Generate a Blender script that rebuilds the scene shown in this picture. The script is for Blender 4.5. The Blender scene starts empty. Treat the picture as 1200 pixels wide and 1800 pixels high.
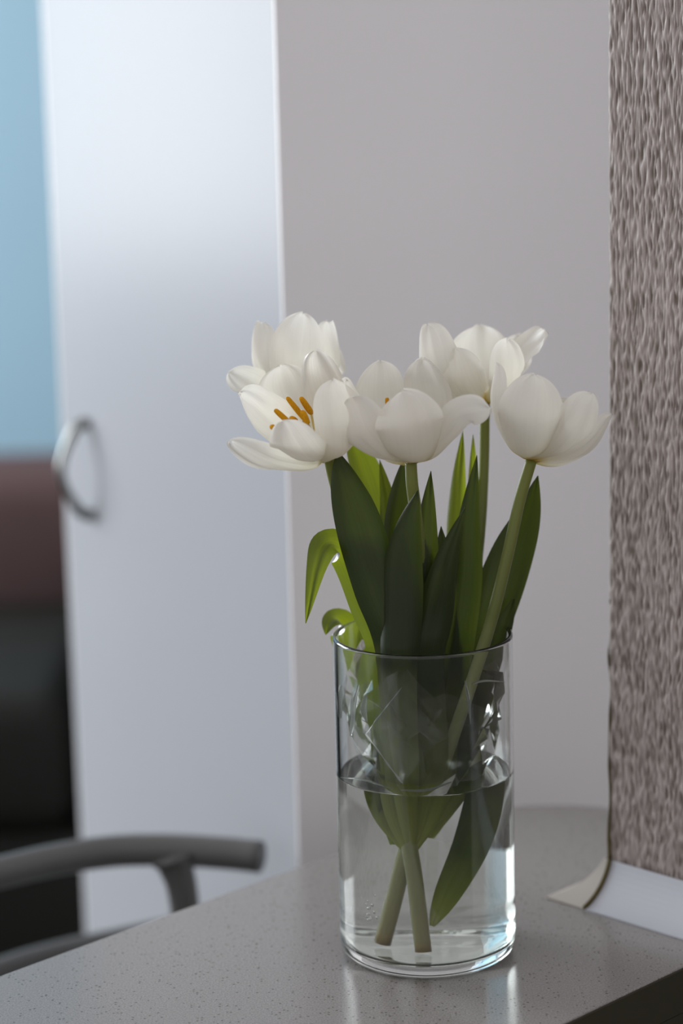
import bpy, bmesh, math, random
from mathutils import Vector, Matrix, noise

random.seed(4)
S = bpy.context.scene
COL = S.collection

# ------------------------------------------------------------------ camera
F = 4250.0                      # focal length in pixels of the 1200x1800 frame (85 mm on a 36 mm tall sensor)
PITCH, ROLL, CAM_H = math.radians(11.6), 0.024, 1.31
TAB = 0.74                      # table height
FW = Vector((0, math.cos(PITCH), -math.sin(PITCH)))
UP0 = Vector((0, math.sin(PITCH), math.cos(PITCH)))
RT0 = Vector((1, 0, 0))
RT = RT0 * math.cos(ROLL) - UP0 * math.sin(ROLL)
UP = UP0 * math.cos(ROLL) + RT0 * math.sin(ROLL)
CAM = Vector((0, 0, CAM_H))
cam_data = bpy.data.cameras.new('camera')
cam = bpy.data.objects.new('camera', cam_data)
COL.objects.link(cam)
M = Matrix.Identity(4)
for i in range(3):
    M[i][0], M[i][1], M[i][2], M[i][3] = RT[i], UP[i], -FW[i], CAM[i]
cam.matrix_world = M
cam_data.sensor_fit = 'VERTICAL'
cam_data.sensor_height = 36.0
cam_data.sensor_width = 24.0
cam_data.lens = 85.0
cam_data.dof.use_dof = True
cam_data.dof.focus_distance = 1.432
cam_data.dof.aperture_fstop = 3.2
cam_data.dof.aperture_blades = 0
cam_data.clip_start = 0.05
S.camera = cam

# ------------------------------------------------------------------ world, daylight, exposure
W = bpy.data.worlds.new('room_light')
S.world = W
W.use_nodes = True
bg = W.node_tree.nodes['Background']
bg.inputs['Color'].default_value = (1.0, 0.965, 0.99, 1)
bg.inputs['Strength'].default_value = 0.69
# daylight entering through the window in the left wall
WIN_X, WIN_Y0, WIN_Y1, WIN_Z0, WIN_Z1 = -2.6, 2.5, 4.6, 0.74, 2.4
ld = bpy.data.lights.new('window_daylight', 'AREA')
ld.shape = 'RECTANGLE'
ld.size, ld.size_y = WIN_Y1 - WIN_Y0, WIN_Z1 - WIN_Z0
ld.energy = 152
ld.color = (0.92, 0.97, 1.0)
lo = bpy.data.objects.new('window_daylight', ld)
COL.objects.link(lo)
lo.location = (WIN_X - 0.09, (WIN_Y0 + WIN_Y1) / 2, (WIN_Z0 + WIN_Z1) / 2)
lo.rotation_euler = (Vector((-1, 0, 0))).to_track_quat('Z', 'Y').to_euler()
S.view_settings.view_transform = 'Standard'
S.view_settings.look = 'None'
S.view_settings.exposure = 0.0
S.view_settings.gamma = 1.0
S.view_settings.use_curve_mapping = False
S.cycles.max_bounces = 16
S.cycles.transmission_bounces = 16
S.cycles.transparent_max_bounces = 24
S.cycles.glossy_bounces = 6
S.cycles.diffuse_bounces = 4
S.cycles.use_denoising = True

# ------------------------------------------------------------------ helpers
def ray(px, py):
    return RT * ((px - 600) / F) + UP * ((900 - py) / F) + FW
def P(px, py, d):
    return CAM + ray(px, py) * d
def at_z(px, py, z):
    v = ray(px, py)
    return CAM + v * ((z - CAM_H) / v.z)
def cvec(v):                                   # (right, up, towards camera) -> world
    return (RT * v[0] + UP * v[1] - FW * v[2]).normalized()
VASE = at_z(752, 1668, TAB)                    # foot of the vase axis on the table
VR, VH = 0.0545, 0.203
def axis_depth(py):                            # depth of the vase axis at that picture height
    n = Vector((0, 1, 0))
    v = ray(744, py)
    return VASE.y / v.y
def Q(px, py, off=0.0):                        # a point near the vase axis, off metres behind it
    return P(px, py, axis_depth(py) + off)
def V(x, y, z):                                # a point inside the vase, from its foot
    return VASE + Vector((x, y, z))
A45 = math.sqrt(0.5)
def uv(u, v, z=0.0):                           # table axes: u along the table, v across it
    return Vector(((u - v) * A45, (u + v) * A45, z))

def obj(name, me, mat=None, parent=None, smooth=False):
    o = bpy.data.objects.new(name, me)
    COL.objects.link(o)
    if mat:
        me.materials.append(mat)
    if parent:
        o.parent = parent
        o.matrix_parent_inverse = parent.matrix_world.inverted() if parent.type != 'EMPTY' else Matrix.Translation(-parent.location)
    if smooth:
        for f in me.polygons:
            f.use_smooth = True
    return o
def mesh(name, verts, faces):
    me = bpy.data.meshes.new(name)
    me.from_pydata([tuple(v) for v in verts], [], faces)
    me.update()
    return me
def empty(name, loc, label, cat, group=None):
    o = bpy.data.objects.new(name, None)
    COL.objects.link(o)
    o.location = loc
    o.empty_display_size = 0.02
    tag(o, label, cat, group)
    return o
def tag(o, label=None, cat=None, group=None, kind=None):
    if label: o['label'] = label
    if cat: o['category'] = cat
    if group: o['group'] = group
    if kind: o['kind'] = kind
    return o
def finish(bm, name, bevel=0.0, seg=2):
    if bevel:
        bmesh.ops.bevel(bm, geom=list(bm.edges), offset=bevel, segments=seg, affect='EDGES', profile=0.5)
    bmesh.ops.recalc_face_normals(bm, faces=bm.faces)
    me = bpy.data.meshes.new(name)
    bm.to_mesh(me)
    bm.free()
    return me
def box_me(name, o, ax, ay, az, bevel=0.0, seg=2):
    """a box from corner o along three edge vectors"""
    bm = bmesh.new()
    vs = [bm.verts.new(o + ax * i + ay * j + az * k) for i in (0, 1) for j in (0, 1) for k in (0, 1)]
    for f in ((0, 1, 3, 2), (4, 6, 7, 5), (0, 4, 5, 1), (2, 3, 7, 6), (0, 2, 6, 4), (1, 5, 7, 3)):
        bm.faces.new([vs[i] for i in f])
    return finish(bm, name, bevel, seg)
def prism_me(name, pts, z0, z1, bevel=0.0):
    bm = bmesh.new()
    lo_ = [bm.verts.new((p.x, p.y, z0)) for p in pts]
    hi_ = [bm.verts.new((p.x, p.y, z1)) for p in pts]
    n = len(pts)
    bm.faces.new(hi_)
    bm.faces.new(list(reversed(lo_)))
    for i in range(n):
        bm.faces.new((lo_[i], lo_[(i + 1) % n], hi_[(i + 1) % n], hi_[i]))
    bmesh.ops.recalc_face_normals(bm, faces=bm.faces)
    if bevel:
        es = [e for e in bm.edges if abs(e.verts[0].co.z - z1) < 1e-6 and abs(e.verts[1].co.z - z1) < 1e-6]
        bmesh.ops.bevel(bm, geom=es, offset=bevel, segments=2, affect='EDGES', profile=0.5)
    return finish(bm, name)
def spline(pts, n, ease=1.0):
    """Catmull-Rom through points (Vector lists of any length)"""
    pts = [list(p) for p in pts]
    ext = [[2 * a - b for a, b in zip(pts[0], pts[1])]] + pts + [[2 * a - b for a, b in zip(pts[-1], pts[-2])]]
    out = []
    m = len(pts) - 1
    for i in range(n):
        s = (1 - (1 - i / (n - 1)) ** ease) * m
        k = min(int(s), m - 1)
        t = s - k
        p0, p1, p2, p3 = ext[k], ext[k + 1], ext[k + 2], ext[k + 3]
        out.append([0.5 * (2 * b + (c - a) * t + (2 * a - 5 * b + 4 * c - d) * t * t + (3 * b - a - 3 * c + d) * t ** 3)
                    for a, b, c, d in zip(p0, p1, p2, p3)])
    return out
def tube_me(name, pts, radii, n=24, seg=12, flat=1.0, caps=True, flat_dir=Vector((0, 0, 1))):
    rows = spline([list(p) + [r] for p, r in zip(pts, radii)], n)
    verts, faces = [], []
    c = [Vector(r[:3]) for r in rows]
    prev = None
    for i, r in enumerate(rows):
        t = (c[min(i + 1, n - 1)] - c[max(i - 1, 0)]).normalized()
        if prev is None:
            a = flat_dir - t * flat_dir.dot(t)
            if a.length < 1e-3:
                a = Vector((1, 0, 0)) - t * t.x
            prev = a.normalized()
        a = (prev - t * prev.dot(t)).normalized()
        prev = a
        b = t.cross(a)
        for k in range(seg):
            g = 2 * math.pi * k / seg
            verts.append(c[i] + (a * math.cos(g) * flat + b * math.sin(g)) * r[3])
    for i in range(n - 1):
        for k in range(seg):
            k2 = (k + 1) % seg
            faces.append((i * seg + k, i * seg + k2, (i + 1) * seg + k2, (i + 1) * seg + k))
    if caps:
        faces.append(tuple(reversed(range(seg))))
        faces.append(tuple((n - 1) * seg + k for k in range(seg)))
    return mesh(name, verts, faces)
def lathe_me(name, prof, centre, seg=96):
    verts, faces = [], []
    for r, z in prof:
        for k in range(seg):
            g = 2 * math.pi * k / seg
            verts.append(centre + Vector((r * math.cos(g), r * math.sin(g), z)))
    n = len(prof)
    for i in range(n - 1):
        for k in range(seg):
            k2 = (k + 1) % seg
            faces.append((i * seg + k, i * seg + k2, (i + 1) * seg + k2, (i + 1) * seg + k))
    me = mesh(name, verts, faces)
    bm = bmesh.new(); bm.from_mesh(me)
    bmesh.ops.remove_doubles(bm, verts=bm.verts, dist=1e-7)
    bmesh.ops.recalc_face_normals(bm, faces=bm.faces)
    bm.to_mesh(me); bm.free()
    return me

# ------------------------------------------------------------------ materials
def mat(name):
    m = bpy.data.materials.new(name)
    m.use_nodes = True
    nt = m.node_tree
    nt.nodes.clear()
    out = nt.nodes.new('ShaderNodeOutputMaterial')
    return m, nt, out
def N(nt, kind, **kw):
    n = nt.nodes.new(kind)
    for k, v in kw.items():
        if k in n.inputs.keys():
            n.inputs[k].default_value = v
        else:
            setattr(n, k, v)
    return n
def rgb(r, g, b):
    f = lambda c: c / 12.92 if c <= 0.04045 else ((c + 0.055) / 1.055) ** 2.4
    return (f(r / 255), f(g / 255), f(b / 255), 1)
def simple(name, col, rough=0.5, spec=0.5, metallic=0.0, grain=0.03, scale=60, bump=0.0):
    m, nt, out = mat(name)
    p = N(nt, 'ShaderNodeBsdfPrincipled', Roughness=rough, Metallic=metallic)
    p.inputs['Specular IOR Level'].default_value = spec
    tc = N(nt, 'ShaderNodeTexCoord')
    nz = N(nt, 'ShaderNodeTexNoise', Scale=scale, Detail=4.0)
    nt.links.new(tc.outputs['Object'], nz.inputs['Vector'])
    mx = N(nt, 'ShaderNodeMix', data_type='RGBA')
    mx.inputs['A'].default_value = tuple(c * (1 - grain) for c in col[:3]) + (1,)
    mx.inputs['B'].default_value = tuple(min(1, c * (1 + grain)) for c in col[:3]) + (1,)
    nt.links.new(nz.outputs['Fac'], mx.inputs['Factor'])
    nt.links.new(mx.outputs['Result'], p.inputs['Base Color'])
    if bump:
        b = N(nt, 'ShaderNodeBump', Strength=bump, Distance=0.002)
        nt.links.new(nz.outputs['Fac'], b.inputs['Height'])
        nt.links.new(b.outputs['Normal'], p.inputs['Normal'])
    nt.links.new(p.outputs['BSDF'], out.inputs['Surface'])
    return m

M_white = simple('white_lacquer', (0.80, 0.785, 0.80, 1), rough=0.42, spec=0.35, grain=0.01, scale=8)
M_door = simple('dimmed_white_lacquer', (0.435, 0.45, 0.485, 1), rough=0.27, spec=0.05, grain=0.01, scale=8)  # the cabinet's white, darkened in colour to offset strong window light
M_blue = simple('pale_blue_paint', (0.29, 0.44, 0.54, 1), rough=0.8, spec=0.2, grain=0.02, scale=4)
M_wall = simple('off_white_paint', (0.74, 0.73, 0.72, 1), rough=0.9, spec=0.2, grain=0.02, scale=6)
M_floor = simple('dark_floor', (0.035, 0.03, 0.024, 1), rough=0.5, grain=0.2, scale=9)
M_sofa_back = simple('brown_upholstery', (0.115, 0.075, 0.075, 1), rough=0.9, spec=0.1, grain=0.15, scale=90, bump=0.2)
M_sofa = simple('black_upholstery', (0.012, 0.012, 0.010, 1), rough=0.7, spec=0.25, grain=0.2, scale=90, bump=0.2)
M_chair = simple('grey_resin', (0.115, 0.115, 0.112, 1), rough=0.42, spec=0.5, grain=0.06, scale=200)
M_handle = simple('brushed_steel', (0.30, 0.31, 0.30, 1), rough=0.3, metallic=1.0, grain=0.05)
M_trim = simple('white_plastic_trim', (0.52, 0.54, 0.59, 1), rough=0.35, grain=0.01)
M_trim_cap = simple('ivory_plastic_trim', (0.45, 0.425, 0.385, 1), rough=0.4, grain=0.01)
M_gap = simple('brown_joint', (0.10, 0.08, 0.035, 1), rough=0.9, spec=0.1, grain=0.3, scale=150)
M_edge = simple('dark_edge_laminate', (0.040, 0.036, 0.022, 1), rough=0.6, spec=0.15, grain=0.05)
M_frame = simple('window_frame_paint', (0.8, 0.8, 0.8, 1), rough=0.4)

def make_stone():
    m, nt, out = mat('speckled_stone')
    p = N(nt, 'ShaderNodeBsdfPrincipled', Roughness=0.19)
    p.inputs['Specular IOR Level'].default_value = 0.5
    tc = N(nt, 'ShaderNodeTexCoord')
    nz = N(nt, 'ShaderNodeTexNoise', Scale=900.0, Detail=2.0)
    nt.links.new(tc.outputs['Object'], nz.inputs['Vector'])
    vo = N(nt, 'ShaderNodeTexVoronoi', Scale=420.0)
    nt.links.new(tc.outputs['Object'], vo.inputs['Vector'])
    sep = N(nt, 'ShaderNodeSeparateColor')
    nt.links.new(vo.outputs['Color'], sep.inputs['Color'])
    big = N(nt, 'ShaderNodeMath', operation='GREATER_THAN'); big.inputs[1].default_value = 0.86
    nt.links.new(sep.outputs['Red'], big.inputs[0])
    near = N(nt, 'ShaderNodeMath', operation='LESS_THAN'); near.inputs[1].default_value = 0.33
    nt.links.new(vo.outputs['Distance'], near.inputs[0])
    dot = N(nt, 'ShaderNodeMath', operation='MULTIPLY')
    nt.links.new(big.outputs[0], dot.inputs[0]); nt.links.new(near.outputs[0], dot.inputs[1])
    cr = N(nt, 'ShaderNodeValToRGB')
    cr.color_ramp.elements[0].position = 0.32; cr.color_ramp.elements[0].color = (0.212, 0.200, 0.190, 1)
    cr.color_ramp.elements[1].position = 0.60; cr.color_ramp.elements[1].color = (0.335, 0.322, 0.314, 1)
    nt.links.new(nz.outputs['Fac'], cr.inputs['Fac'])
    mx = N(nt, 'ShaderNodeMix', data_type='RGBA')
    mx.inputs['B'].default_value = (0.12, 0.108, 0.092, 1)
    nt.links.new(cr.outputs['Color'], mx.inputs['A'])
    nt.links.new(dot.outputs[0], mx.inputs['Factor'])
    nt.links.new(mx.outputs['Result'], p.inputs['Base Color'])
    nt.links.new(p.outputs['BSDF'], out.inputs['Surface'])
    return m
M_stone = make_stone()

def make_paper():
    m, nt, out = mat('embossed_wallpaper')
    p = N(nt, 'ShaderNodeBsdfPrincipled', Roughness=0.5)
    p.inputs['Specular IOR Level'].default_value = 0.45
    tc = N(nt, 'ShaderNodeTexCoord')
    mp = N(nt, 'ShaderNodeMapping'); mp.inputs['Scale'].default_value = (1, 1, 0.3)
    nt.links.new(tc.outputs['Object'], mp.inputs['Vector'])
    nz = N(nt, 'ShaderNodeTexNoise', Scale=420.0, Detail=5.0)
    nt.links.new(mp.outputs['Vector'], nz.inputs['Vector'])
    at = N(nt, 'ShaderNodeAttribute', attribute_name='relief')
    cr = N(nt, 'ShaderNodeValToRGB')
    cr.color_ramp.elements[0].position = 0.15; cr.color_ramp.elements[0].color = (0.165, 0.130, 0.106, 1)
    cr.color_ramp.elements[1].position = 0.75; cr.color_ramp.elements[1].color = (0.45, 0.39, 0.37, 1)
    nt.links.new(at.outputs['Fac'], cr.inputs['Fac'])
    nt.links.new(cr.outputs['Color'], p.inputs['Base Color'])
    b = N(nt, 'ShaderNodeBump', Strength=0.35, Distance=0.0006)
    nt.links.new(nz.outputs['Fac'], b.inputs['Height'])
    nt.links.new(b.outputs['Normal'], p.inputs['Normal'])
    nt.links.new(p.outputs['BSDF'], out.inputs['Surface'])
    return m
M_paper = make_paper()

def make_glass(name, ior, col):
    m, nt, out = mat(name)
    g = N(nt, 'ShaderNodeBsdfGlass', IOR=ior, Roughness=0.0, Color=col)
    nt.links.new(g.outputs['BSDF'], out.inputs['Surface'])
    return m
M_glass = make_glass('clear_glass', 1.46, (0.99, 1.0, 0.996, 1))
M_water = make_glass('water', 1.33, (0.99, 0.995, 0.982, 1))

def make_film(name='clear_cellophane', haze=0.17):
    m, nt, out = mat(name)
    tr = N(nt, 'ShaderNodeBsdfTransparent', Color=(0.95, 0.96, 0.95, 1))
    gl = N(nt, 'ShaderNodeBsdfGlossy', Roughness=0.12, Color=(1, 1, 1, 1))
    df = N(nt, 'ShaderNodeBsdfTranslucent', Color=(0.8, 0.82, 0.8, 1))
    fr = N(nt, 'ShaderNodeFresnel', IOR=1.28)
    tc = N(nt, 'ShaderNodeTexCoord')
    nz = N(nt, 'ShaderNodeTexNoise', Scale=120.0, Detail=4.0)
    nt.links.new(tc.outputs['Object'], nz.inputs['Vector'])
    b = N(nt, 'ShaderNodeBump', Strength=0.3, Distance=0.001)
    nt.links.new(nz.outputs['Fac'], b.inputs['Height'])
    nt.links.new(b.outputs['Normal'], gl.inputs['Normal']); nt.links.new(b.outputs['Normal'], fr.inputs['Normal'])
    m0 = N(nt, 'ShaderNodeMixShader'); m0.inputs[0].default_value = haze
    nt.links.new(tr.outputs[0], m0.inputs[1]); nt.links.new(df.outputs[0], m0.inputs[2])
    m1 = N(nt, 'ShaderNodeMixShader')
    nt.links.new(fr.outputs[0], m1.inputs[0])
    nt.links.new(m0.outputs[0], m1.inputs[1]); nt.links.new(gl.outputs[0], m1.inputs[2])
    nt.links.new(m1.outputs[0], out.inputs['Surface'])
    return m
M_film = make_film()
M_crease = make_film('creased_cellophane', 0.6)

def plant_mat(name, base_stops, trans_stops, trans=0.4, rough=0.45, gloss=0.04, veins=60.0, vein_amt=0.12):
    """thin tissue: diffuse + translucent + a little gloss; colour runs along the UV v direction"""
    m, nt, out = mat(name)
    u = N(nt, 'ShaderNodeUVMap')
    sx = N(nt, 'ShaderNodeSeparateXYZ')
    nt.links.new(u.outputs['UV'], sx.inputs[0])
    def ramp(stops):
        cr = N(nt, 'ShaderNodeValToRGB')
        e = cr.color_ramp.elements
        e[0].position, e[0].color = stops[0]
        e[1].position, e[1].color = stops[-1]
        for s in stops[1:-1]:
            k = e.new(s[0]); k.color = s[1]
        nt.links.new(sx.outputs['Y'], cr.inputs['Fac'])
        return cr
    a, b = ramp(base_stops), ramp(trans_stops)
    mp = N(nt, 'ShaderNodeMapping'); mp.inputs['Scale'].default_value = (veins, 2.5, 1)
    nt.links.new(u.outputs['UV'], mp.inputs['Vector'])
    nz = N(nt, 'ShaderNodeTexNoise', Scale=1.0, Detail=3.0)
    nt.links.new(mp.outputs['Vector'], nz.inputs['Vector'])
    hv = N(nt, 'ShaderNodeMapRange'); hv.inputs['To Min'].default_value = 1 - vein_amt; hv.inputs['To Max'].default_value = 1 + vein_amt
    nt.links.new(nz.outputs['Fac'], hv.inputs['Value'])
    def vary(c):
        x = N(nt, 'ShaderNodeVectorMath', operation='SCALE')
        nt.links.new(c.outputs['Color'], x.inputs[0]); nt.links.new(hv.outputs[0], x.inputs['Scale'])
        return x.outputs[0]
    bp = N(nt, 'ShaderNodeBump', Strength=0.25, Distance=0.0006)
    nt.links.new(nz.outputs['Fac'], bp.inputs['Height'])
    d = N(nt, 'ShaderNodeBsdfDiffuse'); t = N(nt, 'ShaderNodeBsdfTranslucent')
    g = N(nt, 'ShaderNodeBsdfGlossy', Roughness=rough)
    nt.links.new(vary(a), d.inputs['Color']); nt.links.new(vary(b), t.inputs['Color'])
    for n in (d, t, g):
        nt.links.new(bp.outputs['Normal'], n.inputs['Normal'])
    m0 = N(nt, 'ShaderNodeMixShader'); m0.inputs[0].default_value = trans
    nt.links.new(d.outputs[0], m0.inputs[1]); nt.links.new(t.outputs[0], m0.inputs[2])
    m1 = N(nt, 'ShaderNodeMixShader')
    lw = N(nt, 'ShaderNodeFresnel', IOR=1.4)
    sc = N(nt, 'ShaderNodeMath', operation='MULTIPLY'); sc.inputs[1].default_value = gloss / 0.04
    nt.links.new(lw.outputs[0], sc.inputs[0]); nt.links.new(sc.outputs[0], m1.inputs[0])
    nt.links.new(m0.outputs[0], m1.inputs[1]); nt.links.new(g.outputs[0], m1.inputs[2])
    nt.links.new(m1.outputs[0], out.inputs['Surface'])
    return m
M_petal = plant_mat('white_petal',  # real cream base; shade low down and bright rim put into the colour
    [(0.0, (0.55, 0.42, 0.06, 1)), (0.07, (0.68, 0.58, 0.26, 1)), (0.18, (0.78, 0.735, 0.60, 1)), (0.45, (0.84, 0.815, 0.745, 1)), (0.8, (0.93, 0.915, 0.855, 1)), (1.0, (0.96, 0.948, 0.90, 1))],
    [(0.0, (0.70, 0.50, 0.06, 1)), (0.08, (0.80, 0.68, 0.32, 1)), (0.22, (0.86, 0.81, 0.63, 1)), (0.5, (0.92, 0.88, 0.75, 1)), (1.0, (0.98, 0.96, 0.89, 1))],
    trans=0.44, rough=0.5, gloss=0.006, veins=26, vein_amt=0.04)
M_leaf = plant_mat('tulip_leaf',  # darker copy: shade among the front leaves is put into the colour
    [(0.0, (0.42, 0.45, 0.13, 1)), (0.16, (0.24, 0.28, 0.06, 1)), (0.36, (0.020, 0.029, 0.012, 1)), (1.0, (0.026, 0.038, 0.014, 1))],
    [(0.0, (0.24, 0.32, 0.03, 1)), (1.0, (0.27, 0.36, 0.012, 1))],
    trans=0.13, rough=0.38, gloss=0.03, veins=34, vein_amt=0.16)
M_leaf_backlit = plant_mat('backlit_tulip_leaf',  # brighter copy for single leaves, light from behind put into the colour
    [(0.0, (0.10, 0.13, 0.045, 1)), (0.4, (0.07, 0.10, 0.028, 1)), (1.0, (0.075, 0.11, 0.024, 1))],
    [(0.0, (0.26, 0.33, 0.03, 1)), (1.0, (0.36, 0.42, 0.008, 1))],
    trans=0.55, rough=0.42, gloss=0.03, veins=34, vein_amt=0.16)
M_stem = plant_mat('tulip_stem',
    [(0.0, (0.60, 0.42, 0.18, 1)), (0.03, (0.50, 0.47, 0.24, 1)), (0.2, (0.40, 0.42, 0.20, 1)), (0.5, (0.17, 0.20, 0.06, 1)), (1.0, (0.26, 0.29, 0.075, 1))],
    [(0.0, (0.5, 0.4, 0.2, 1)), (1.0, (0.4, 0.45, 0.1, 1))], trans=0.25, rough=0.4, gloss=0.035, veins=12, vein_amt=0.10)
M_anther = simple('orange_pollen', (0.70, 0.33, 0.014, 1), rough=0.9, spec=0.1, grain=0.25, scale=900, bump=0.5)
M_filament = simple('pale_filament', (0.62, 0.46, 0.12, 1), rough=0.6, grain=0.1)

# ================================================================== the setting
fl = obj('floor', box_me('floor', Vector((-3.2, -3.5, -0.1)), Vector((7.2, 0, 0)), Vector((0, 8.6, 0)), Vector((0, 0, 0.1))), M_floor)
tag(fl, 'dark floor under the table and sofa', kind='structure')
wb = obj('wall_back', box_me('wall_back', Vector((-2.6, 4.7, 0)), Vector((4.4, 0, 0)), Vector((0, 0.12, 0)), Vector((0, 0, 2.6))), M_blue)
tag(wb, 'pale blue wall far behind the white cabinet', kind='structure')
def wall_with_window():
    bm = bmesh.new()
    X0, X1 = WIN_X - 0.16, WIN_X
    def b(y0, y1, z0, z1):
        r = bmesh.ops.create_cube(bm, size=1)
        bmesh.ops.scale(bm, verts=r['verts'], vec=(X1 - X0, y1 - y0, z1 - z0))
        bmesh.ops.translate(bm, verts=r['verts'], vec=((X0 + X1) / 2, (y0 + y1) / 2, (z0 + z1) / 2))
    b(0.9, WIN_Y0, 0, 2.6); b(WIN_Y1, 4.7, 0, 2.6)
    b(WIN_Y0, WIN_Y1, 0, WIN_Z0); b(WIN_Y0, WIN_Y1, WIN_Z1, 2.6)
    return finish(bm, 'wall_left')
wl = tag(obj('wall_left', wall_with_window(), M_wall), 'off-white wall with the window', kind='structure')
wf = bpy.data.objects.new('window_1', None); COL.objects.link(wf)
wf.location = (WIN_X - 0.05, (WIN_Y0 + WIN_Y1) / 2, WIN_Z0)
tag(wf, 'white framed window in the left wall', kind='structure')
def bar(name, y0, y1, z0, z1, d=0.05):
    return obj(name, box_me(name, Vector((WIN_X - 0.075, y0, z0)), Vector((d, 0, 0)), Vector((0, y1 - y0, 0)), Vector((0, 0, z1 - z0)), 0.004), M_frame, wf)
t_ = 0.06
bar('frame_rail', WIN_Y0, WIN_Y1, WIN_Z0, WIN_Z0 + t_); bar('frame_rail', WIN_Y0, WIN_Y1, WIN_Z1 - t_, WIN_Z1)
bar('frame_stile', WIN_Y0, WIN_Y0 + t_, WIN_Z0 + t_, WIN_Z1 - t_); bar('frame_stile', WIN_Y1 - t_, WIN_Y1, WIN_Z0 + t_, WIN_Z1 - t_)
bar('mullion', (WIN_Y0 + WIN_Y1) / 2 - 0.03, (WIN_Y0 + WIN_Y1) / 2 + 0.03, WIN_Z0 + t_, WIN_Z1 - t_)

# wall end on the right with embossed paper
UC, VC = 1.182, 0.941            # corner of the wall end, table axes
wr = obj('wall_right', prism_me('wall_right', [uv(UC + 0.003, VC - 0.002), uv(UC + 0.003, 0.30), uv(UC + 0.15, 0.30), uv(UC + 0.15, VC - 0.002)], 0.0, 2.6), M_wall)
tag(wr, 'wall end in brown embossed wallpaper at the right edge', kind='structure')
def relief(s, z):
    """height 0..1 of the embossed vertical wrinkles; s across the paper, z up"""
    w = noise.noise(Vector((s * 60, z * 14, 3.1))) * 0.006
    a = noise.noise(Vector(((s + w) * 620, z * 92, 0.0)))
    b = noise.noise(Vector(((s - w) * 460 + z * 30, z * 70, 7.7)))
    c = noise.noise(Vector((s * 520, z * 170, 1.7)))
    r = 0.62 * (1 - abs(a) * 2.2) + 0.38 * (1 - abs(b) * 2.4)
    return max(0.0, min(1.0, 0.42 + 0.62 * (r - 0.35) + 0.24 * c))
def wallpaper():
    zs = []
    z = TAB + 0.018
    while z < 1.60:
        zs.append(z); z += 0.0017
    while z < 2.6:
        zs.append(z); z += 0.03
    ss = []
    s = -0.006
    while s < 0.10:
        ss.append(s); s += 0.0006
    while s < 0.42:
        ss.append(s); s += 0.0011
    while s < 0.64:
        ss.append(s); s += 0.006
    verts, faces, att = [], [], []
    for z in zs:
        for s in ss:
            h = relief(s, z)
            if s < 0:                                   # the paper turns the corner
                p = uv(UC - 0.0006 * h + (-s), VC + 0.0008 * h, z)
            else:
                p = uv(UC - 0.0015 * h, VC - s + (0.0008 * h if s < 0.001 else 0), z)
            verts.append(p); att.append(h)
    n = len(ss)
    for i in range(len(zs) - 1):
        for k in range(n - 1):
            faces.append((i * n + k, i * n + k + 1, (i + 1) * n + k + 1, (i + 1) * n + k))
    me = mesh('wallpaper', verts, faces)
    a = me.attributes.new('relief', 'FLOAT', 'POINT')
    a.data.foreach_set('value', att)
    return me
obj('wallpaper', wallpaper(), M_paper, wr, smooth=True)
# raw brown edge where the paper stops short at the corner
pts = [uv(UC - 0.0006 + 0.0006 * math.sin(i * 2.1), VC + 0.0002 + 0.0007 * math.sin(i * 1.3), TAB + 0.026 + i * 0.0125) for i in range(15)]
obj('paper_edge', tube_me('paper_edge', pts, [0.0015 + 0.0004 * math.sin(i * 1.9) - 0.00011 * i for i in range(15)], n=60, seg=8), M_gap, wr, smooth=True)

# cove trim along the wall end
def cove_section(n=10, d=0.0275, h=0.0265):
    pts = [(0.0, 0.0), (d, 0.0), (d, 0.0012)]
    for i in range(1, n):                                # concave quarter
        g = math.pi / 2 * i / n
        k = i / n
        pts.append((d - (d - 0.0012) * (0.6 * math.sin(g) + 0.4 * k), 0.0012 + (h - 0.0012) * (0.6 * (1 - math.cos(g)) + 0.4 * k)))
    pts += [(0.0012, h), (0.0, h)]
    return pts
def cove_me(name, stations):
    """stations: function giving, for every profile point (out, up), the points along the run"""
    prof = cove_section()
    rows = [[st(a, b) for a, b in prof] for st in stations]
    verts = [p for r in rows for p in r]
    n = len(prof)
    faces = []
    for i in range(len(rows) - 1):
        for k in range(n):
            k2 = (k + 1) % n
            faces.append((i * n + k, i * n + k2, (i + 1) * n + k2, (i + 1) * n + k))
    faces.append(tuple(range(n)))
    faces.append(tuple(reversed(range((len(rows) - 1) * n, len(rows) * n))))
    me = mesh(name, verts, faces)
    bm = bmesh.new(); bm.from_mesh(me); bmesh.ops.recalc_face_normals(bm, faces=bm.faces); bm.to_mesh(me); bm.free()
    return me
ZT = TAB + 0.0003
UF, VF = UC - 0.0028, VC + 0.0022
CUT = 0.0015
run_front = [lambda a, b: uv(UF - a, VF + 0.0030 - CUT - 0.0065 - 0.0 * a, ZT + b), lambda a, b: uv(UF - a, 0.32, ZT + b)]
tr = obj('trim_1', cove_me('trim_1', run_front), M_trim)
tag(tr, 'white plastic cove trim along the foot of the papered wall', kind='structure')
run_cap = [lambda a, b: uv(UF - a, VF - 0.0035, ZT + b), lambda a, b: uv(UF - a, VF + a, ZT + b), lambda a, b: uv(UC + 0.06, VF + a, ZT + b)]
tc_ = obj('trim_2', cove_me('trim_2', run_cap), M_trim_cap)
tag(tc_, 'ivory corner piece of the cove trim at the wall end', kind='structure')
gp = []
prof = cove_section()
for a, b in prof[2:-1]:
    gp.append(uv(UF - a - 0.0002, VF - 0.0048, ZT + b + 0.0004))
obj('joint_gap', tube_me('joint_gap', gp, [0.0016] * len(gp), n=24, seg=8), M_gap, tr, smooth=True)

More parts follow.
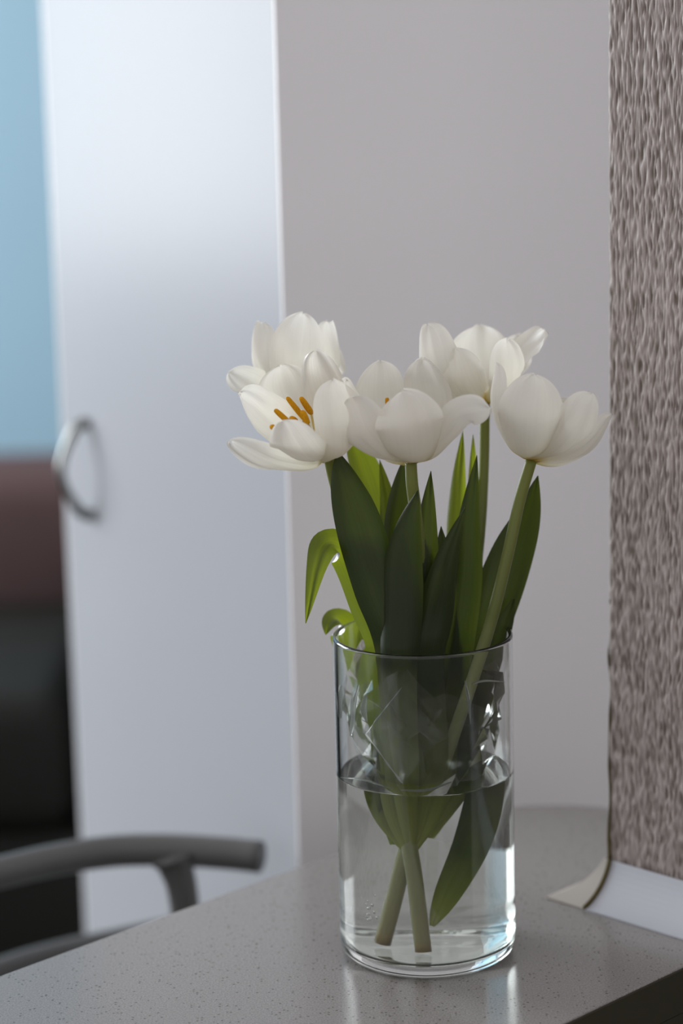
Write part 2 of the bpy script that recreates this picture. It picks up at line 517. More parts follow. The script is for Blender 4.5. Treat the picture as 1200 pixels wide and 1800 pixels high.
# ================================================================== tall white cabinet
CC = P(508, 900, 1.78); CC.z = 0
dl = P(115, 900, 2.25); dl.z = 0
door_w = (dl - CC).length
DA = (dl - CC).normalized()                          # along the door, away from the camera
DB = Vector((DA.y, -DA.x, 0))                        # along the side panel, to the right
DN = -DB                                             # door faces this way
cab = empty('tall_cabinet', CC + DA * door_w / 2 + DB * 0.3, 'tall glossy white cabinet with a bow handle behind the chair', 'cabinet')
obj('side_panel', box_me('side_panel', CC, DB * 0.60, DA * 0.0035, Vector((0, 0, 2.35)), 0.0004), M_white, cab)
obj('side_panel', box_me('side_panel', CC + DA * (door_w - 0.0035), DB * 0.60, DA * 0.0035, Vector((0, 0, 2.35)), 0.0004), M_white, cab)
obj('back_panel', box_me('back_panel', CC + DA * 0.0185 + DB * 0.59, DB * 0.0105, DA * (door_w - 0.037), Vector((0, 0, 2.35))), M_white, cab)
obj('top_panel', box_me('top_panel', CC + DA * 0.0185 + DB * 0.0205 + Vector((0, 0, 2.33)), DB * 0.569, DA * (door_w - 0.037), Vector((0, 0, 0.018))), M_white, cab)
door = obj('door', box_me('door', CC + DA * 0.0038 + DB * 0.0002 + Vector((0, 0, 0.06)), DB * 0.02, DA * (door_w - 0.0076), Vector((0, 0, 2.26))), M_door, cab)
def hit_door(px, py):
    v = ray(px, py)
    t = (CC - CAM).dot(DN) / v.dot(DN)
    return CAM + v * t
h0, h1 = hit_door(156, 742), hit_door(160, 905)
hx = (h0 + h1) / 2
a_ = Vector((hx.x, hx.y, 0))
top_z, bot_z = h0.z, h1.z
hp = [a_ + DN * 0.001 + Vector((0, 0, top_z)), a_ + DN * 0.012 + Vector((0, 0, top_z - 0.006)), a_ + DN * 0.023 + Vector((0, 0, top_z * .7 + bot_z * .3)),
      a_ + DN * 0.027 + Vector((0, 0, top_z * .5 + bot_z * .5)), a_ + DN * 0.023 + Vector((0, 0, top_z * .3 + bot_z * .7)),
      a_ + DN * 0.012 + Vector((0, 0, bot_z + 0.006)), a_ + DN * 0.001 + Vector((0, 0, bot_z))]
obj('handle', tube_me('handle', hp, [0.0062, 0.0052, 0.0042, 0.004, 0.0042, 0.0052, 0.0062], n=40, seg=12), M_handle, door, smooth=True)

# ================================================================== dark sofa far left
sofa = empty('sofa', (-0.95, 3.5, 0), 'dark sofa with brown backrest in front of the pale blue wall', 'sofa')
def sbox(name, x0, x1, y0, y1, z0, z1, m, bev=0.03):
    o = obj(name, box_me(name, Vector((x0, y0, z0)), Vector((x1 - x0, 0, 0)), Vector((0, y1 - y0, 0)), Vector((0, 0, z1 - z0)), bev, 4), m, sofa, smooth=True)
    return o
sbox('base', -1.72, -0.24, 3.04, 3.86, 0.03, 0.26, M_sofa, 0.015)
sbox('seat_cushion', -1.60, -0.36, 3.02, 3.66, 0.265, 0.455, M_sofa, 0.045)
sbox('backrest', -1.60, -0.36, 3.55, 3.80, 0.40, 0.648, M_sofa_back, 0.05)
sbox('armrest', -1.74, -1.605, 3.04, 3.84, 0.262, 0.58, M_sofa, 0.04)
sbox('armrest', -0.355, -0.23, 3.04, 3.84, 0.262, 0.58, M_sofa, 0.04)
for x in (-1.66, -0.30):
    for y in (3.10, 3.78):
        sbox('foot', x - 0.025, x + 0.025, y - 0.025, y + 0.025, 0.0, 0.029, M_sofa, 0.004)

# ================================================================== table
VA, VB = 1.137, 0.8345
def table_outline():
    out = [uv(0.30, VB), uv(UC - 0.0005, VB), uv(UC - 0.0005, VC + 0.0015), uv(1.335, VC + 0.0015)]
    r = 0.135
    c = (1.335 - r, VA - r)
    for i in range(0, 17):
        g = math.pi / 2 * i / 16
        out.append(uv(c[0] + r * math.cos(g), c[1] + r * math.sin(g)))
    out.append(uv(0.30, VA))
    return out
tb = empty('table', uv(0.75, 0.985, 0), 'narrow speckled grey table with a rounded far end under the vase', 'table')
obj('table_top', prism_me('table_top', table_outline(), TAB - 0.028, TAB, 0.001), M_stone, tb)
obj('edge_band', box_me('edge_band', uv(0.30, VB - 0.0022, TAB - 0.028), uv(UC - 0.0045 - 0.30, 0, 0), uv(0, 0.0018, 0), Vector((0, 0, 0.0275))), M_edge, tb)
obj('side_panel', box_me('side_panel', uv(0.30, VB - 0.002, 0.0), uv(UC - 0.0045 - 0.30, 0, 0), uv(0, 0.016, 0), Vector((0, 0, TAB - 0.0285))), M_edge, tb)
obj('table_leg', box_me('table_leg', uv(0.34, VA - 0.07, 0.0), uv(0.04, 0, 0), uv(0, 0.04, 0), Vector((0, 0, TAB - 0.0285)), 0.003), M_edge, tb)
obj('table_leg', box_me('table_leg', uv(1.22, VA - 0.13, 0.0), uv(0.04, 0, 0), uv(0, 0.04, 0), Vector((0, 0, TAB - 0.0285)), 0.003), M_edge, tb)

# ================================================================== chair beyond the table
ZR = 0.686
far = [at_z(x, y, ZR) for x, y in ((457, 1506), (400, 1500), (300, 1494), (200, 1496), (100, 1511), (0, 1534))]
d0 = (far[-1] - far[-3]).normalized()
far_tail = far + [far[-1] + Vector((-0.075, -0.055, 0)), far[-1] + Vector((-0.125, -0.13, 0)), far[-1] + Vector((-0.145, -0.225, 0)),
                  far[-1] + Vector((-0.125, -0.32, 0)), far[-1] + Vector((-0.07, -0.39, 0)), far[-1] + Vector((0.0, -0.425, 0)), far[-1] + Vector((0.06, -0.435, 0))]
cc = (far_tail[2] + far_tail[-1]) / 2
chair = empty('armchair', (cc.x, cc.y, 0), 'grey chair with a curved top rail tucked against the table', 'chair')
nrail = len(far_tail)
obj('top_rail', tube_me('top_rail', far_tail, [0.0124] * nrail, n=120, seg=18, flat=1.0), M_chair, chair, smooth=True)
ZL = 0.575
low = [at_z(x, y, ZL) for x, y in ((330, 1628), (200, 1655), (100, 1677), (0, 1707))]
low_tail = low + [low[-1] + Vector((-0.06, -0.07, 0)), low[-1] + Vector((-0.09, -0.16, 0)), low[-1] + Vector((-0.07, -0.25, 0)), low[-1] + Vector((0.0, -0.33, 0))]
obj('lower_rail', tube_me('lower_rail', low_tail, [0.0105] * len(low_tail), n=60, seg=14), M_chair, chair, smooth=True)
# legs: one under each arm, two behind
pt = at_z(302, 1500, ZR)
obj('leg', tube_me('leg', [pt + Vector((0, 0, -0.001)), pt + Vector((0.003, 0, -0.012)), pt + Vector((0.008, -0.001, -0.04)), pt + Vector((0.014, -0.004, -0.14)), Vector((pt.x + 0.03, pt.y - 0.02, 0.38)), Vector((pt.x + 0.045, pt.y - 0.03, 0.0))],
              [0.0185, 0.0135, 0.0115, 0.0105, 0.012, 0.009], n=40, seg=14), M_chair, chair, smooth=True)
for base, dx, dy in ((far_tail[-2], 0.035, 0.0), (far_tail[6], -0.03, 0.02), (far_tail[9], -0.035, -0.02)):
    obj('leg', tube_me('leg', [base + Vector((0, 0, -0.004)), Vector((base.x + dx * .3, base.y + dy * .3, 0.45)), Vector((base.x + dx, base.y + dy, 0.0))], [0.0115, 0.012, 0.009], n=24, seg=12), M_chair, chair, smooth=True)
ring = []
for i in range(40):
    g = 2 * math.pi * i / 40
    cx, cy = math.cos(g), math.sin(g)
    k = (abs(cx) ** 3 + abs(cy) ** 3) ** (-1 / 3)
    ring.append(Vector((cc.x - 0.06 + 0.20 * k * cx, cc.y + 0.185 * k * cy, 0)))
obj('seat', prism_me('seat', ring, 0.42, 0.448, 0.006), M_chair, chair, smooth=False)

# ================================================================== glass vase
vase = empty('vase', VASE, 'clear cylindrical glass vase holding white tulips on the table', 'vase')
t = 0.0026
prof = [(0.0, 0.0006), (VR - 0.010, 0.0004), (VR - 0.005, 0.0010), (VR - 0.002, 0.0034), (VR - 0.0004, 0.0075), (VR, 0.013), (VR, 0.0145)] + [(VR, 0.016 + (VH - 0.019) * i / 12) for i in range(13)] + [(VR, VH - 0.0022), (VR, VH - 0.0016),
        (VR - 0.0004, VH - 0.0005), (VR - t / 2, VH), (VR - t + 0.0004, VH - 0.0005), (VR - t, VH - 0.0016), (VR - t, VH - 0.0022)] + [(VR - t, VH - 0.003 - (VH - 0.024) * i / 12) for i in range(13)] + [(VR - t, 0.0195), (VR - t, 0.018), (VR - t - 0.0012, 0.0125), (VR - t - 0.005, 0.0092), (VR - t - 0.012, 0.0082), (0.0, 0.0080)]
obj('glass_body', lathe_me('glass_body', prof, VASE, 128), M_glass, vase, smooth=True)
WL = 0.116                                              # water level
wr_ = VR - t + 0.0008
wprof = [(0.0, 0.0072), (VR - t - 0.012, 0.0074), (VR - t - 0.0045, 0.0084), (wr_ - 0.0010, 0.0120), (wr_, 0.018), (wr_, 0.0195)] + [(wr_, 0.021 + (WL - 0.024) * i / 8) for i in range(9)] + [(wr_, WL + 0.0004), (wr_, WL + 0.0012), (wr_ - 0.0012, WL + 0.0006), (wr_ - 0.004, WL), (wr_ - 0.006, WL), (wr_ - 0.02, WL), (0.0, WL)]
wo = obj('water', lathe_me('water', wprof, VASE, 128), M_water, smooth=True)
tag(wo, 'clear water filling the lower half of the glass vase', 'water')

# ================================================================== tulips
def sheet(name, pts, hw, outward, m, parent, cup=0.9, kind='petal', nu=15, nv=30, twist=(0, 0), ripple=0.0, fold=0.0, tipx=0.55, seed=0.0):
    """a petal or leaf grown along a 3D midrib. hw: half width in m; outward: outer side."""
    ease = 1.8 if kind == 'petal' else 1.0            # more rows towards the round tip
    rows = [Vector(r) for r in spline(pts, nv, ease)]
    verts, faces, uvs = [], [], []
    for i, c in enumerate(rows):
        v = 1 - (1 - i / (nv - 1)) ** ease
        tg = (rows[min(i + 1, nv - 1)] - rows[max(i - 1, 0)]).normalized()
        ow = outward
        if isinstance(outward, list):
            ow = Vector(spline(outward, nv)[i])
        o = ow - tg * ow.dot(tg)
        o.normalize()
        a = twist[0] + (twist[1] - twist[0]) * v
        o = Matrix.Rotation(a, 3, tg) @ o
        s = tg.cross(o)
        if kind == 'petal':
            if v < tipx:
                x = v / tipx
                w = 0.24 + 0.76 * math.sin(x * math.pi / 2) ** 1.0
            else:
                x = (v - tipx) / (1 - tipx)
                w = max(0.0, 1 - x ** 3.0) ** 0.5
        else:
            if v < tipx:
                x = v / tipx
                w = 0.12 + 0.88 * math.sin(x * math.pi / 2) ** 0.8
            else:
                x = (v - tipx) / (1 - tipx)
                w = max(0.0, 1 - x ** 1.7) ** 0.9
        w = max(w, 0.012 if kind == 'leaf' else 0.05) * hw
        for k in range(nu):
            u = -1 + 2 * k / (nu - 1)
            if kind == 'petal':
                cu = cup * (0.45 + 0.55 * math.sin(min(1, v * 1.25) * math.pi))
                p = c + s * (math.sin(cu * u) / cu * w) - o * ((1 - math.cos(cu * u)) / cu * w)
                rp = noise.noise(Vector((u * 1.7 + seed, v * 2.6, seed * 3.1))) * ripple * (0.3 + abs(u)) * min(1, v * 2)
                p += o * rp
                vb = min(1, v * 1.6)
                p += o * (0.0011 * vb * noise.noise(Vector((u * 3.6 + seed * 2, v * 1.6, seed))))          # soft lengthwise folds
                p += o * (0.0030 * noise.noise(Vector((seed * 5.3, u * 1.1, 2.0))) * max(0.0, v - 0.6) / 0.4)   # tips turn in or out
                p += tg * (0.0022 * noise.noise(Vector((u * 2.2, seed * 1.9, 8.0))) * max(0.0, v - 0.7) / 0.3)   # uneven rim
                p += o * 0.0005 * math.exp(-(u / 0.14) ** 2) * math.sin(v * math.pi)      # midrib
            else:
                cu = fold * 2.7
                p = c + s * (math.sin(cu * u) / cu * w * (1 + 0.12 * cu * cu)) - o * ((1 - math.cos(cu * u)) / cu * w)
                p -= o * 0.0009 * math.exp(-(u / 0.15) ** 2)
                p += o * noise.noise(Vector((u + seed, v * 4, seed))) * ripple
            verts.append(p); uvs.append((k / (nu - 1), v))
    for i in range(nv - 1):
        for k in range(nu - 1):
            faces.append((i * nu + k, i * nu + k + 1, (i + 1) * nu + k + 1, (i + 1) * nu + k))
    me = mesh(name, verts, faces)
    ul = me.uv_layers.new(name='UVMap')
    for lp in me.loops:
        ul.data[lp.index].uv = uvs[lp.vertex_index]
    return obj(name, me, m, parent, smooth=True)
def stem(parent, pts, r0, r1, n=60, seg=14):
    rr = [r0 + (r1 - r0) * i / (len(pts) - 1) for i in range(len(pts))]
    me = tube_me('stem', pts, rr, n=n, seg=seg)
    ul = me.uv_layers.new(name='UVMap')
    for lp in me.loops:
        vi = lp.vertex_index
        ul.data[lp.index].uv = ((vi % seg) / seg, (vi // seg) / (n - 1))
    return obj('stem', me, M_stem, parent, smooth=True)
PX = 1.44 / F                                           # metres per picture pixel at the flowers
def petal(parent, base, pts, hw, out, cup=0.9, ripple=0.0024, tw=(0, 0), tipx=0.58, doff=0.0):
    b = [base]
    for q in pts:
        b.append(Q(q[0], q[1], q[2] + doff))
    petal.n += 1
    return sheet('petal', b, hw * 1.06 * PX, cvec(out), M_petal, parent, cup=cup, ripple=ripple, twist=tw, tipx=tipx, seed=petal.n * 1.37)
petal.n = 0
def leaf(parent, pts, hw, out=(0, 0, 1), fold=0.35, tw=(0, 0), ripple=0.001, tipx=0.5, backlit=False):
    p = [q if isinstance(q, Vector) else Q(*q) for q in pts]
    leaf.n += 1
    return sheet('leaf', p, hw * PX, [cvec(q) for q in out] if isinstance(out, list) else cvec(out), M_leaf_backlit if backlit else M_leaf, parent, kind='leaf', nu=11, nv=40, fold=fold, twist=tw, ripple=ripple, tipx=tipx, seed=leaf.n * 2.11)
leaf.n = 0
def anther(parent, p0, p1, r, fil=None):
    d = p1 - p0
    obj('anther', tube_me('anther', [p0, p0 + d * .1, p0 + d * .5, p0 + d * .9, p1], [r * .3, r * .9, r, r * .8, r * .2], n=16, seg=8, flat=0.75), M_anther, parent, smooth=True)
    if fil is not None:
        obj('filament', tube_me('filament', [fil, (fil + p0) / 2, p0 + d * .1], [0.0008, 0.0007, 0.0006], n=8, seg=6), M_filament, parent, smooth=True)

G = 'white tulips in the vase'
# ---- front left, cup turned to the camera
o1 = -0.012
b1 = Q(576, 799, o1)
T1 = empty('tulip', V(-0.006, -0.012, 0.012), 'open white tulip at front left showing its orange stamens', 'flower', G)
stem(T1, [V(-0.0215, -0.004, 0.0105), V(-0.012, -0.006, 0.06), V(-0.005, -0.008, 0.11), Q(690, 1150, -.012), Q(650, 1030, -.008), Q(612, 930, o1 + .006), Q(588, 850, o1 + .006), b1 + FW * 0.001], 0.0042, 0.0031)
petal(T1, b1, [(552, 760, .024), (512, 700, .036), (492, 640, .034)], 54, (0.1, .35, -1), 0.75, doff=o1, ripple=.002)
petal(T1, b1, [(585, 755, .016), (577, 690, .022), (556, 614, .010)], 42, (.40, .25, -.85), 1.0, doff=o1, ripple=.003)
petal(T1, b1, [(535, 778, .012), (480, 742, .008), (420, 690, -.006)], 45, (-.35, -.35, -.85), 0.8, doff=o1)
petal(T1, b1, [(545, 822, -.010), (478, 812, -.026), (404, 776, -.036)], 42, (-.2, -.80, .55), 0.6, doff=o1, tw=(0, 0))
petal(T1, b1, [(562, 806, -.010), (540, 808, -.030), (516, 784, -.044), (496, 740, -.046)], 46, (-.3, -.35, .9), 0.95, doff=o1)
petal(T1, b1, [(604, 798, -.026), (606, 742, -.038), (584, 670, -.022)], 50, (.42, -.15, .9), 1.05, doff=o1)
pb1 = Q(556, 778, o1 - .004)
for x0, y0, x1, y1, oo in ((508, 743, 483, 720, -.012), (536, 738, 504, 698, .004), (548, 728, 528, 698, .006), (488, 757, 477, 749, -.02), (540, 745, 531, 722, -.012), (520, 742, 512, 734, -.010)):
    anther(T1, Q(x0, y0, o1 + oo), Q(x1, y1, o1 + oo - .006), 0.0023, pb1)
obj('pistil', tube_me('pistil', [pb1, Q(545, 762, o1 - .008), Q(534, 744, o1 - .012)], [0.0024, 0.0022, 0.0026], n=14, seg=10), M_stem, T1, smooth=True)

# ---- behind it
o2 = 0.062
b2 = Q(545, 715, o2)
T2 = empty('tulip', V(-0.01, 0.018, 0.03), 'open white tulip furthest left, behind the one showing stamens', 'flower', G)
stem(T2, [V(-0.008, 0.004, 0.086), V(-0.008, 0.016, 0.13), Q(690, 1130, .024), Q(640, 960, .045), Q(580, 800, o2), b2], 0.0038, 0.0031)
petal(T2, b2, [(528, 690, -.022), (520, 630, -.030), (533, 550, -.012)], 50, (0, -.1, 1), 0.95, doff=o2)
petal(T2, b2, [(500, 695, -.010), (462, 640, -.014), (458, 566, -.002)], 36, (-.6, 0, .7), 1.0, doff=o2, ripple=.003)
petal(T2, b2, [(572, 690, -.008), (584, 640, -.010), (576, 564, .004)], 34, (.8, 0, .5), 1.0, doff=o2, ripple=.003)
petal(T2, b2, [(500, 708, -.008), (444, 680, -.012), (402, 655, -.016)], 36, (-.25, -.65, .70), 0.9, doff=o2)
petal(T2, b2, [(530, 690, .020), (510, 630, .030), (505, 575, .022)], 44, (-.2, .1, -1), 0.9, doff=o2)
petal(T2, b2, [(570, 690, .014), (588, 650, .022), (594, 612, .018)], 34, (.7, 0, -.7), 0.9, doff=o2)

# ---- centre front
o3 = -0.026
b3 = Q(722, 813, o3)
T3 = empty('tulip', V(0.004, -0.022, 0.012), 'white tulip at front centre with one petal drooping right', 'flower', G)
stem(T3, [V(-0.003, -0.020, 0.0100), V(-0.006, -0.016, 0.05), V(-0.010, -0.010, 0.11), Q(738, 1150, -.012), Q(738, 1000, -.012), Q(730, 900, o3 + .004), Q(724, 850, o3), b3 + FW * 0.001], 0.0043, 0.0035)
petal(T3, b3, [(728, 806, -.026), (722, 750, -.042), (706, 686, -.026)], 60, (.05, -.1, 1), 1.0, doff=o3)
petal(T3, b3, [(685, 806, -.018), (640, 765, -.028), (614, 700, -.018)], 52, (-.55, -.15, .8), 0.95, doff=o3)
petal(T3, b3, [(668, 785, .006), (622, 730, .004), (606, 668, -.004)], 40, (-.9, 0, -.25), 0.9, doff=o3, ripple=.002)
petal(T3, b3, [(690, 780, .026), (668, 705, .036), (668, 634, .026)], 46, (-.15, .1, -1), 0.7, doff=o3)
petal(T3, b3, [(748, 780, .018), (758, 705, .024), (742, 632, .008)], 46, (.35, .1, -.9), 0.95, doff=o3)
petal(T3, b3, [(756, 800, -.010), (782, 766, -.022), (810, 728, -.030), (860, 718, -.036)], 29, (.30, -.50, .8), 0.8, doff=o3, tw=(0.1, -0.35), tipx=.74)
pb3 = Q(715, 780, o3)
anther(T3, Q(660, 722, o3 - .004), Q(655, 710, o3 - .006), 0.0013)
obj('filament', tube_me('filament', [Q(688, 752, o3 - .010), Q(676, 745, o3 - .010), Q(664, 732, o3 - .008), Q(659, 720, o3 - .005)], [0.0008, .0009, .0008, .0006], n=12, seg=6), M_anther, T3, smooth=True)
anther(T3, Q(681, 716, o3 + .004), Q(680, 699, o3 + .002), 0.0013, pb3)
obj('pistil', tube_me('pistil', [b3, Q(715, 780, o3), Q(708, 745, o3)], [0.0026, 0.0024, 0.0028], n=14, seg=10), M_stem, T3, smooth=True)

# ---- behind right
o4 = 0.058
b4 = Q(852, 708, o4)
T4 = empty('tulip', V(0.012, 0.02, 0.03), 'wide open white tulip at the back right, highest on its straight stem', 'flower', G)
stem(T4, [V(0.000, 0.004, 0.088), V(0.012, 0.018, 0.13), Q(820, 1120, .030), Q(842, 950, .048), Q(850, 820, o4), b4], 0.0038, 0.0031)
petal(T4, b4, [(815, 700, -.014), (770, 650, -.020), (750, 572, -.004)], 48, (-.6, -.1, .75), 1.0, doff=o4)
petal(T4, b4, [(846, 670, .020), (842, 620, .028), (842, 572, .024)], 54, (0, .1, -1), 0.8, doff=o4)
petal(T4, b4, [(884, 690, -.020), (894, 650, -.026), (892, 598, -.018)], 36, (.35, 0, .9), 1.0, doff=o4)
petal(T4, b4, [(888, 685, .000), (912, 640, .002), (938, 606, .002), (960, 584, -.002)], 36, (.6, -.55, -.65), 0.8, doff=o4, ripple=.003)
petal(T4, b4, [(835, 700, -.022), (815, 665, -.030), (800, 612, -.022)], 38, (-.25, 0, 1), 1.0, doff=o4)
petal(T4, b4, [(885, 680, .020), (908, 640, .028), (915, 588, .024)], 34, (.6, 0, -.8), 0.9, doff=o4)

# ---- right
o5 = -0.006
b5 = Q(934, 809, o5)
T5 = empty('tulip', V(0.02, -0.01, 0.03), 'white tulip furthest right, cup tilted towards the papered wall', 'flower', G)
stem(T5, [V(-0.002, -0.006, 0.086), V(0.014, -0.006, 0.13), Q(838, 1170, -.010), Q(866, 1080, -.012), Q(892, 975, -.010), Q(913, 880, o5), b5 + FW * 0.001], 0.0040, 0.0034)
petal(T5, b5, [(900, 788, -.004), (870, 720, -.004), (872, 638, .004)], 36, (-.85, -.1, .4), 1.0, doff=o5)
petal(T5, b5, [(928, 792, -.026), (930, 735, -.040), (940, 658, -.026)], 58, (-.15, -.1, 1), 0.95, doff=o5)
petal(T5, b5, [(972, 797, -.020), (1010, 758, -.032), (1042, 692, -.026)], 46, (.45, -.35, .8), 0.9, doff=o5)
petal(T5, b5, [(988, 812, .000), (1035, 785, -.002), (1074, 728, .002)], 36, (.5, -.7, .45), 0.8, doff=o5)
petal(T5, b5, [(930, 770, .026), (925, 715, .034), (925, 672, .028)], 46, (-.2, .1, -1), 0.8, doff=o5)
petal(T5, b5, [(975, 780, .022), (1000, 740, .030), (1015, 705, .026)], 44, (.4, 0, -.9), 0.8, doff=o5)

# ---- leaves, each on its own tulip
SB = V(-0.008, -0.014, 0.070)                           # where the leaf bases sheathe the front stem
leaf(T1, [SB, V(-0.016, -0.022, 0.11), (694, 1150, -.036), (660, 1030, -.032), (628, 920, -.026), (606, 850, -.022), (592, 792, -.020)], 44, (-.1, 0, 1), 0.30, tipx=.60)
leaf(T1, [V(-0.016, -0.006, 0.075), V(-0.022, -0.010, 0.12), (668, 1150, -.020), (644, 1070, -.018), (622, 1000, -.014), (601, 962, -.014), (574, 954, -.024), (556, 992, -.034), (537, 1096, -.040)], 33, [(0, 0, 1), (0, 0, 1), (.2, 0, 1), (.2, .1, .9), (.2, .2, .9), (.1, .45, .85), (-.2, .5, .85), (-.3, .1, .9), (-.25, 0, .95)], 0.12, tipx=.66, backlit=True)
leaf(T2, [V(-0.008, 0.004, 0.09), (690, 1080, .020), (676, 960, .030), (652, 860, .036), (628, 790, .038), (601, 735, .040)], 34, (-.3, 0, 1), 0.45, tipx=.55, tw=(0.25, 0.25), backlit=True)
leaf(T2, [V(-0.014, 0.010, 0.085), V(-0.024, 0.022, 0.13), (636, 1195, .034), (620, 1145, .036), (606, 1106, .036), (592, 1088, .030), (578, 1096, .022), (572, 1116, .018)], 32, [(0, 0, 1), (0, 0, 1), (.1, 0, 1), (.1, .1, 1), (.1, .3, .9), (0, .6, .8), (-.3, .4, .85), (-.3, 0, .9)], 0.08, tipx=.50, backlit=True)
leaf(T3, [SB, V(-0.012, -0.030, 0.12), (700, 1190, -.044), (704, 1080, -.040), (706, 1000, -.036), (716, 930, -.034), (734, 862, -.032)], 40, (-.12, 0, 1), 0.42, tipx=.58)
leaf(T3, [SB, V(0.000, -0.018, 0.12), (742, 1150, -.022), (748, 1030, -.018), (752, 930, -.014), (757, 828, -.012)], 34, (.25, 0, 1), 0.4, tipx=.5)
leaf(T3, [V(0.000, -0.004, 0.09), (700, 1060, .010), (700, 960, .014), (704, 880, .016), (712, 800, .018)], 26, (.2, 0, 1), 0.35, tipx=.6)
leaf(T2, [V(0.000, 0.010, 0.10), (690, 1050, .026), (684, 950, .030), (680, 880, .032), (667, 808, .034)], 19, (-.2, 0, 1), 0.35, tipx=.55, backlit=True)
leaf(T4, [V(0.004, 0.004, 0.085), V(0.012, 0.006, 0.12), (808, 1130, .004), (822, 1010, .006), (826, 910, .008), (838, 800, .012)], 33, (.1, 0, 1), 0.42, tipx=.5)
leaf(T4, [V(0.006, 0.012, 0.09), (806, 1080, .036), (802, 960, .044), (804, 860, .048), (813, 756, .050)], 22, (-.2, 0, 1), 0.4, tipx=.5, backlit=True)
leaf(T4, [V(0.008, 0.014, 0.09), (828, 1080, .040), (834, 960, .048), (834, 870, .052), (831, 764, .054)], 17, (.3, 0, 1), 0.4, tipx=.55, backlit=True)
leaf(T3, [SB, V(0.006, -0.016, 0.115), (752, 1170, -.028), (768, 1080, -.026), (786, 990, -.024), (817, 892, -.020)], 38, (.25, 0, 1), 0.35, tipx=.5)
leaf(T5, [V(0.004, 0.000, 0.082), V(0.018, 0.006, 0.12), (828, 1190, .018), (866, 1080, .020), (902, 980, .022), (928, 910, .022), (945, 836, .020)], 46, (.2, .05, 1), 0.30, tipx=.55)
leaf(T5, [V(0.006, 0.000, 0.085), V(0.024, 0.006, 0.12), (850, 1215, .006), (872, 1150, .008), (892, 1090, .010), (903, 1052, .010)], 24, (.4, 0, 1), 0.30, tipx=.55)
leaf(T5, [V(0.0015, -0.018, 0.026), V(0.010, -0.014, 0.045), V(0.022, -0.008, 0.075), V(0.028, -0.002, 0.105), Q(826, 1290, .004), Q(838, 1200, .004)], 30, (.2, 0, 1), 0.18, tipx=.5)
leaf(T4, [V(0.002, -0.002, 0.078), V(0.008, 0.004, 0.11), Q(770, 1260, .006), Q(770, 1130, .002), Q(778, 1010, .000), (775, 925, .004)], 40, (0, 0, 1), 0.30, tipx=.45)
leaf(T1, [V(-0.010, -0.010, 0.072), V(-0.018, -0.008, 0.105), Q(706, 1270, -.010), Q(720, 1150, -.010), Q(724, 1010, -.006)], 40, (0, 0, 1), 0.30, tipx=.45)

# ================================================================== crumpled cellophane in the vase
def film():
    nth, nz = 34, 8
    verts, faces = [], []
    for j in range(nz):
        v = j / (nz - 1)
        for i in range(nth):
            g = 2 * math.pi * i / nth
            top = 0.172 + 0.010 * math.sin(g * 3 + 1.0) + 0.010 * abs(math.sin(g * 4.5 + 0.4))
            z = 0.118 + (top - 0.118) * v
            r = 0.033 + 0.013 * v ** 0.7
            q = Vector((math.cos(g) * 2.4, math.sin(g) * 2.4, v * 3.0))
            r += 0.0085 * (1 - 2.6 * abs(noise.noise(q * 1.2))) - 0.003
            r += 0.004 * noise.noise(q * 2.2) + 0.002
            r = min(r, VR - t - 0.0012)
            verts.append(V(r * math.cos(g), r * math.sin(g), z + 0.004 * noise.noise(q * 2.0 + Vector((9, 0, 0)))))
    for j in range(nz - 1):
        for i in range(nth):
            i2 = (i + 1) % nth
            a, b, c, d = j * nth + i, j * nth + i2, (j + 1) * nth + i2, (j + 1) * nth + i
            faces += [(a, b, c), (a, c, d)] if (i + j) % 2 else [(a, b, d), (b, c, d)]
    return mesh('sleeve', verts, faces)
wrap = empty('plastic_wrap', V(0, 0, 0.118), 'crumpled clear plastic wrap around the stems inside the vase', 'wrapper')
obj('sleeve', film(), M_film, wrap)
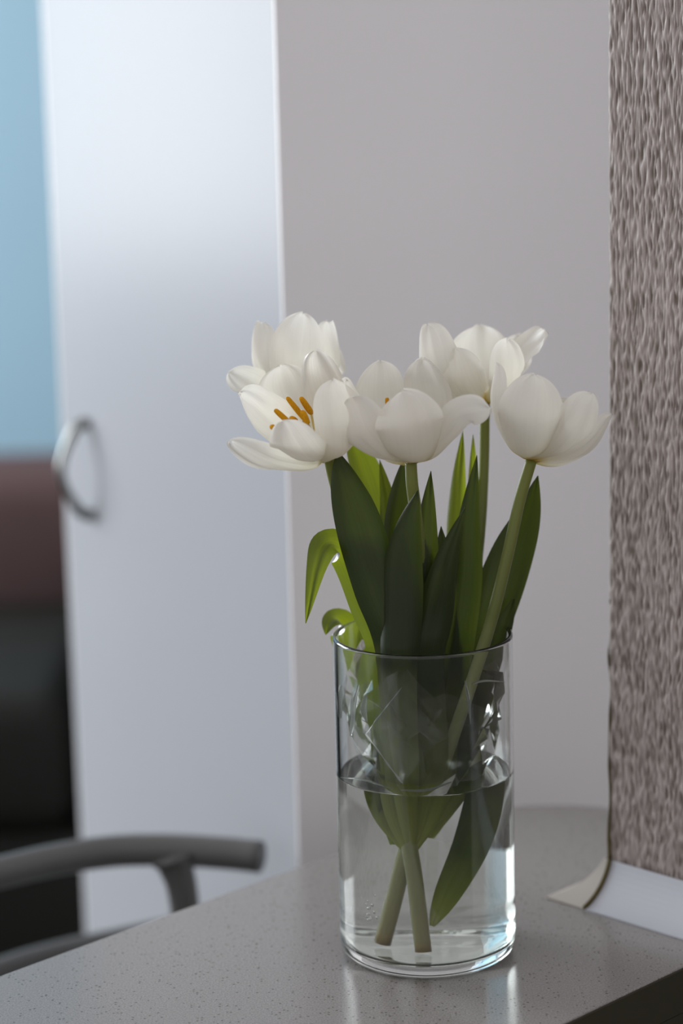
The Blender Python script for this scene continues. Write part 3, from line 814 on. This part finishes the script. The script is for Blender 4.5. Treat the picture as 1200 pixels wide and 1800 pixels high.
# flap in front of the stems, with a folded-over hem
fa, fb, fc, fd = Q(642, 1290, -.046), Q(706, 1208, -.044), Q(778, 1290, -.047), Q(708, 1376, -.049)
nn = 8
fv, ff = [], []
for j in range(nn + 1):
    for i in range(nn + 1):
        u_, v_ = i / nn, j / nn
        p = fa * (1 - u_) * (1 - v_) + fb * u_ * (1 - v_) + fd * (1 - u_) * v_ + fc * u_ * v_
        fv.append(p - FW * (0.0022 * noise.noise(Vector((u_ * 3, v_ * 3, 5.0)))))
for j in range(nn):
    for i in range(nn):
        a = j * (nn + 1) + i
        ff += [(a, a + 1, a + nn + 2), (a, a + nn + 2, a + nn + 1)]
obj('flap', mesh('flap', fv, ff), M_film, wrap)
def hem(p, q, w):
    n = 10
    pts = [p + (q - p) * (i / n) - FW * (0.001 + 0.0007 * math.sin(i * 1.7)) for i in range(n + 1)]
    obj('hem', tube_me('hem', pts, [w * (0.6 + 0.4 * math.sin(i * 2.3)) for i in range(n + 1)], n=30, seg=6, flat=0.5), M_crease, wrap, smooth=True)
hem(fa, fb, 0.0010); hem(fa, fd, 0.0014)
def crease(pts, w):
    n = len(pts)
    obj('crease', tube_me('crease', [Q(*p) for p in pts], [w * (0.35 if i in (0, n - 1) else 1.0) for i in range(n)], n=24, seg=6, flat=0.4), M_crease, wrap, smooth=True)
crease([(601, 1204, -.010), (599, 1232, -.012), (602, 1262, -.014)], 0.0020)
crease([(632, 1202, -.030), (624, 1235, -.032), (619, 1268, -.034), (616, 1294, -.034)], 0.0026)
crease([(646, 1216, -.034), (641, 1244, -.036), (646, 1268, -.036)], 0.0024)
crease([(828, 1202, -.030), (850, 1196, -.026), (884, 1198, -.016)], 0.0016)
crease([(816, 1196, -.034), (822, 1232, -.036), (826, 1272, -.036)], 0.0013)
crease([(600, 1366, -.016), (640, 1370, -.036), (690, 1386, -.047)], 0.0012)
crease([(706, 1388, -.048), (750, 1388, -.050), (792, 1374, -.047)], 0.0018)
crease([(870, 1330, -.022), (884, 1356, -.016)], 0.0016)

# ================================================================== bubbles in the water
bm = bmesh.new()
for i in range(16):
    c = V(-0.0315 + random.gauss(0, 0.0022), -0.022 + random.gauss(0, 0.002), 0.036 + random.gauss(0, 0.004))
    r = bmesh.ops.create_icosphere(bm, subdivisions=2, radius=random.uniform(0.0005, 0.0012))
    bmesh.ops.translate(bm, verts=r['verts'], vec=c)
bb = obj('air_bubbles', finish(bm, 'air_bubbles'), make_glass('air_in_water', 1 / 1.33, (1, 1, 1, 1)), smooth=True)
tag(bb, 'cluster of tiny bubbles in the water beside the stems', 'bubbles', kind='stuff')
